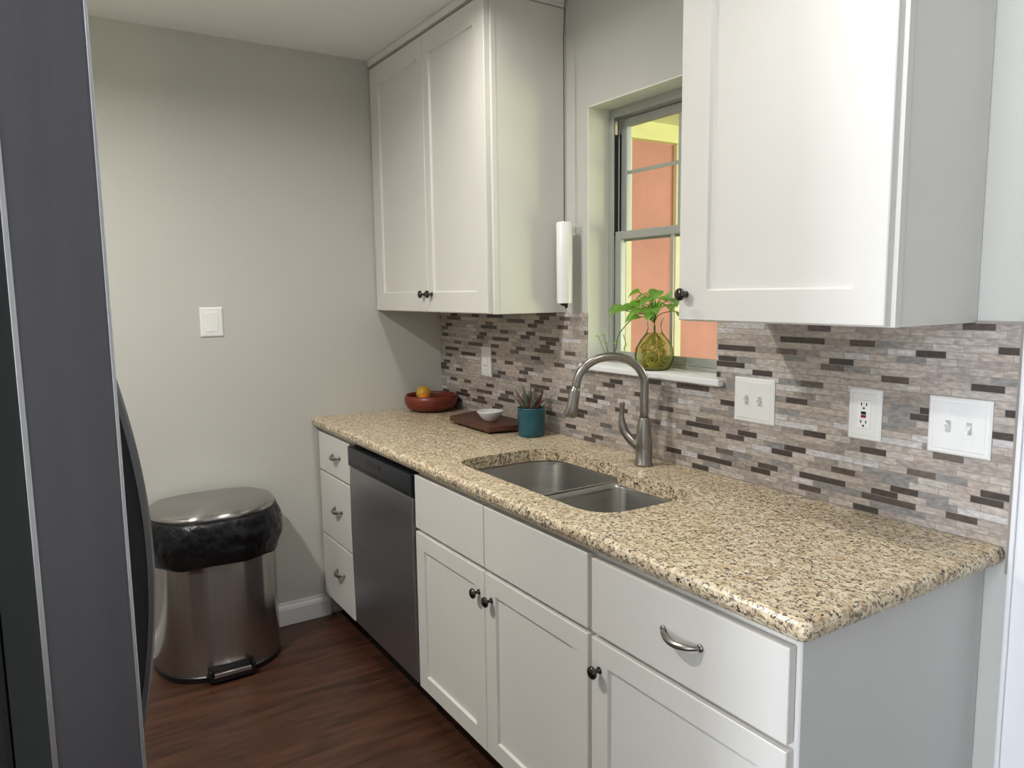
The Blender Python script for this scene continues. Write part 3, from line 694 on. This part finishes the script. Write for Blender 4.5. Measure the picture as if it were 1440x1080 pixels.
for k in range(16):
    a = rnd.random()*6.28; P = []
    for j in range(7):
        a += 0.8; r_ = 0.040*rnd.uniform(0.4, 1); P.append((vx+r_*math.cos(a), vy+r_*math.sin(a), vz+0.006+0.035*rnd.random()))
    tube(bm, spline(P, 4), 0.0022, 6)
obj('roots', bm, root_m, vs, smooth=True)
def leaf(bm, c, d, size, tilt):
    """heart-shaped leaf starting at c, growing along d"""
    c = Vector(c); d = Vector(d).normalized(); s = d.cross(Vector((0,0,1))).normalized(); u = s.cross(d).normalized()
    u = (u*math.cos(tilt)+s*math.sin(tilt)).normalized(); s = d.cross(u).normalized()
    prof_ = [(-0.12,0.0),(-0.16,0.20),(-0.06,0.42),(0.12,0.50),(0.35,0.46),(0.60,0.30),(0.82,0.13),(1.0,0.0)]
    L_, R_, C_, B_ = [], [], [], []
    for t, w_ in prof_:
        tt = max(t, 0.0); mid = c+d*tt*size+u*(0.10*size*math.sin(tt*2.6)-0.18*size*tt*tt)
        C_.append(bm.verts.new(mid-u*0.004*0)); e = c+d*t*size+u*(0.10*size*math.sin(tt*2.6)-0.18*size*tt*tt+0.22*w_*size)
        L_.append(bm.verts.new(e+s*w_*size)); R_.append(bm.verts.new(e-s*w_*size))
    for i in range(len(prof_)-1):
        bm.faces.new((C_[i], C_[i+1], L_[i+1], L_[i])); bm.faces.new((C_[i+1], C_[i], R_[i], R_[i+1]))
lb, sb = NB(), NB()
top = Vector((vx, vy, vz+0.15))
# offsets in metres: x along the wall, z up; leaves fan out from the neck
LV = [(-0.115,-0.03,0.045,0.050),(-0.085,-0.045,0.038,0.055),(-0.050,-0.05,0.050,0.050),(-0.03,-0.03,0.066,0.046),(0.0,-0.055,0.042,0.050),(0.03,-0.04,0.045,0.055),
      (0.062,-0.045,0.048,0.052),(0.088,-0.03,0.058,0.046),(0.055,-0.01,0.085,0.044),(0.02,-0.01,0.100,0.042),(-0.015,-0.02,0.092,0.044),(0.075,0.0,0.075,0.040),(-0.07,0.0,0.058,0.046),(0.0,0.01,0.06,0.05),(-0.045,-0.03,0.10,0.034),(0.045,-0.055,0.025,0.042),(-0.02,-0.055,0.022,0.042),(0.105,-0.02,0.040,0.036),(0.01,-0.035,0.078,0.040)]
for i, (dx, dy, dz, sz) in enumerate(LV):
    e = top+Vector((dx, dy, dz)); m_ = top+Vector((dx*0.35, dy*0.4, dz*0.75))
    tube(sb, spline([top+Vector((0,0,-0.07)), top, m_, e], 4), 0.0014, 6)
    leaf(lb, e, (dx*1.0+0.01*random.uniform(-1,1), dy-0.025, -0.035+0.02*random.random()), sz*1.15, random.uniform(-0.5, 0.5))
# trailing vine going left and down
V = spline([top, top+Vector((-0.03,-0.03,0.03)), top+Vector((-0.085,-0.035,0.0)), top+Vector((-0.135,-0.035,-0.045)), top+Vector((-0.155,-0.03,-0.095)), top+Vector((-0.185,-0.03,-0.120))], 6)
tube(sb, V, 0.0016, 6)
for fr_, sz in ((0.55,0.012),(0.70,0.014),(0.82,0.014),(0.9,0.013),(1.0,0.014)):
    p_ = V[min(len(V)-1, int(fr_*(len(V)-1)))]
    leaf(lb, p_, (random.uniform(-1,0.2), -0.4, random.uniform(-0.2,0.6)), sz, random.uniform(-0.8,0.8))
V2 = spline([top+Vector((-0.115,-0.03,-0.04)), top+Vector((-0.105,-0.03,-0.065)), top+Vector((-0.095,-0.035,-0.075))], 4)
tube(sb, V2, 0.0012, 6); leaf(lb, V2[-1], (-0.1,-0.3,-1.0), 0.028, 0.3)
for dx, dz in ((-0.245,-0.055),(-0.215,-0.050),(-0.200,-0.075)):
    tube(sb, spline([V[-1], top+Vector(((dx-0.185)/2,-0.03,(dz-0.12)/2-0.01)), top+Vector((dx,-0.03,dz))], 4), 0.0010, 6)
    leaf(lb, top+Vector((dx,-0.03,dz)), (-0.5,-0.5,0.3), 0.015, 0.4)
obj('vine_leaves', lb, leaf_m, vs, smooth=True); obj('vine_stems', sb, stem_m, vs, smooth=True)

# ------------------------------------------------------------------ step trash can
tc_ = empty('trash_can', (0.2, -1.113, 0), 'semi-round stainless step trash can with black bag overhanging its rim', 'trash can')
TX0, TYC, TW, TD = 0.035, -1.113, 0.236, 0.318
def dshape(s=1.0, grow=0.0, n=40):
    out = []
    for k in range(n+1):
        a = -math.pi/2+math.pi*k/n; ca, sa = math.cos(a), math.sin(a)
        x = TX0+0.06+(TD-0.06)*abs(ca)**0.80*s+grow*ca; y = TYC+(TW*s+grow)*math.copysign(abs(sa)**0.85, sa)
        out.append((x, y))
    out.append((TX0-grow*0.3, out[-1][1]-0.03)); out.append((TX0-grow*0.3, TYC)); out.append((TX0-grow*0.3, out[0][1]+0.03))
    return out
def dstack(bm, levels, cap0=True, cap1=True):
    R_ = [ring(bm, [(p[0], p[1], z) for p in dshape(s, g)]) for s, g, z in levels]
    for a, b in zip(R_, R_[1:]): bridge(bm, a, b)
    if cap0: bm.faces.new(R_[0])
    if cap1: bm.faces.new(R_[-1][::-1])
    return bm
obj('base_ring', dstack(NB(), [(1.0,0.001,0.0),(1.0,0.003,0.006),(1.0,0.003,0.022),(1.0,-0.001,0.026)]), black_m, tc_, smooth=False)
o = obj('body', dstack(NB(), [(1.0,-0.001,0.0262),(1.0,0,0.03),(1.0,0,0.30),(1.0,0,0.58)]), steelv_m, tc_, smooth=True)
o.modifiers.new('es', 'EDGE_SPLIT').split_angle = math.radians(40)
# bag: crumpled skirt folded over the rim
bm = NB(); R_ = []
nlev = 16
for k in range(nlev):
    t = k/(nlev-1); z = 0.622-0.172*t
    bulge = 0.008+0.018*math.sin(math.pi*min(1, t*1.05))**0.8
    if k == 0: bulge = 0.004
    pts = []
    for i, p in enumerate(dshape(1.0, bulge, 110)):
        v = Vector((p[0]*16, p[1]*16, z*22)); nn = noise.noise(v)*0.010+noise.noise(v*2.3)*0.006+abs(noise.noise(Vector((p[0]*9+5, p[1]*9, z*30))))*0.008
        f = math.sin(math.pi*min(1, t+0.08)) if k else 0.2
        d_ = Vector((p[0]-(TX0+0.1), p[1]-TYC)).normalized()*nn*f if p[0] > TX0+0.02 else Vector((0,0))
        zz = z+(0.012*noise.noise(Vector((p[0]*9, p[1]*9, 3.3)))*t)
        pts.append((max(p[0]+d_.x, 0.018), p[1]+d_.y, zz))
    R_.append(ring(bm, pts))
for a, b in zip(R_, R_[1:]): bridge(bm, a, b)
o = obj('bag', bm, bag_m, tc_, smooth=True)
md = o.modifiers.new('solid', 'SOLIDIFY'); md.thickness = 0.002; md.offset = 1
# lid, slightly domed, tilts towards the wall side
bm = dstack(NB(), [(1.0,0.002,0.618),(1.0,0.006,0.622),(1.0,0.006,0.632),(0.985,0.002,0.640),(0.93,0,0.648),(0.8,0,0.655),(0.55,0,0.660),(0.25,0,0.662)])
o = obj('lid', bm, steelv_m, tc_, smooth=True)
o.modifiers.new('es', 'EDGE_SPLIT').split_angle = math.radians(50)
pe = obj('pedal', prism(NB(), roundpoly([(0.335,-1.205),(0.385,-1.195),(0.385,-1.035),(0.335,-1.025)], [0,0.02,0.02,0], 5), 0.012, 0.030), black_m, tc_, bevel=0.002)
bm = NB(); box(bm, 0.349, 0.3535, -1.20, -1.03, 0.030, 0.062); box(bm, 0.3495, 0.384, -1.20, -1.188, 0.030, 0.055); box(bm, 0.3495, 0.384, -1.042, -1.03, 0.030, 0.055)
obj('pedal_frame', bm, black_m, pe, bevel=0.003)
obj('pedal_tread', BX(0.357, 0.3875, -1.184, -1.046, 0.0302, 0.046), chrome_m, pe, bevel=0.003)

# ------------------------------------------------------------------ refrigerator
FX1 = 2.42; FX0 = 1.51; DF = -1.594; DB = -1.672
fr = empty('refrigerator', (1.965, -2.0, 0), 'tall dark stainless refrigerator in the left foreground seen edge-on', 'refrigerator')
obj('cabinet_body', BX(FX0+0.004, FX1-0.012, -2.40, -1.702, 0.03, 1.76), fridge_body_m, fr, bevel=0.006)
obj('grille', BX(FX0+0.01, FX1-0.02, -1.70, -1.66, 0.012, 0.052), black_m, fr)
bm = NB(); box(bm, FX0+0.012, 2.008, -1.7015, DB-0.0008, 0.075, 1.765); box(bm, 2.018, FX1-0.014, -1.7015, DB-0.0008, 0.075, 1.765); obj('gasket', bm, gasket_gap_m, fr)
for x0, x1, hx_ in ((FX0, 2.010, 1.955), (2.015, FX1, 2.045)):
    d = obj('door', BX(x0, x1, DB, DF, 0.06, 1.78), fridge_m, fr, bevel=0.005, bseg=3)
    bm = NB(); box(bm, x0+0.0005, x1+0.0012, DB-0.0005, DB+0.0045, 0.065, 1.775); box(bm, x0+0.0005, x1+0.0008, DF-0.0030, DF+0.0004, 0.065, 1.775); tag(obj('edge_strip_and_highlight', bm, fridge_edge_m, d, bevel=0.0008), 'bright steel back edge and painted highlight on the front edge')  # back box is the steel edge, front box a painted bevel highlight
    # bowed handle: dark web with a lighter strap along its outer curve
    web, strap = NB(), NB(); A, B = [], []; z0, z1 = 0.735, 1.415; n = 26
    Aw, Bw, S0, S1, S2, S3 = [], [], [], [], [], []
    R1, R2 = [], []
    for k in range(n+1):
        t = k/n; z = z0+(z1-z0)*t; s = math.sin(math.pi*t)**0.85*0.053+0.0015
        y = DF+s
        R1.append(ring(web, [(hx_-0.010, DF+0.0003, z), (hx_+0.010, DF+0.0003, z), (hx_+0.010, y, z), (hx_-0.010, y, z)]))
        R2.append(ring(strap, [(hx_-0.0125, y-0.004, z), (hx_+0.0125, y-0.004, z), (hx_+0.0125, y+0.003, z), (hx_+0.008, y+0.0065, z), (hx_-0.008, y+0.0065, z), (hx_-0.0125, y+0.003, z)]))
    for bmm, RRR in ((web, R1), (strap, R2)):
        for a, b in zip(RRR, RRR[1:]): bridge(bmm, a, b)
        bmm.faces.new(RRR[0]); bmm.faces.new(RRR[-1])
    h = obj('handle', strap, mat('handle_steel', (120,120,124), 0.3, 0.85), d, smooth=False)
    tag(obj('handle_web', web, fridge_body_m, h), 'dark inner side of the handle')

# ------------------------------------------------------------------ recessed ceiling lights
lights = ['recessed ceiling light above the sink', 'recessed ceiling light above the counter end', 'recessed ceiling light above the middle of the galley floor']
for (x, y, pw), lab in zip(CANS, lights):
    r = empty('ceiling_light', (x, y, CZ-0.0005), 'round white '+lab, 'ceiling light', 'recessed ceiling lights')
    obj('trim_ring', lathe(NB(), [(0.085,CZ-0.0004),(0.085,CZ-0.004),(0.070,CZ-0.007),(0.062,CZ-0.004),(0.062,CZ-0.0004)], (x, y, 0), 32, cap0=False, cap1=False), trim_m, r, smooth=True)
    obj('lens', lathe(NB(), [(0.061,CZ-0.0004),(0.061,CZ-0.003),(0.01,CZ-0.0035)], (x, y, 0), 32), lens_m, r)
    l = bpy.data.lights.new('can_light', 'AREA'); l.shape = 'DISK'; l.size = 0.10; l.energy = pw; l.color = WARM; l.spread = math.radians(163)
    o = bpy.data.objects.new('can_light', l); COL.objects.link(o); o.location = (x, y, CZ-0.012)
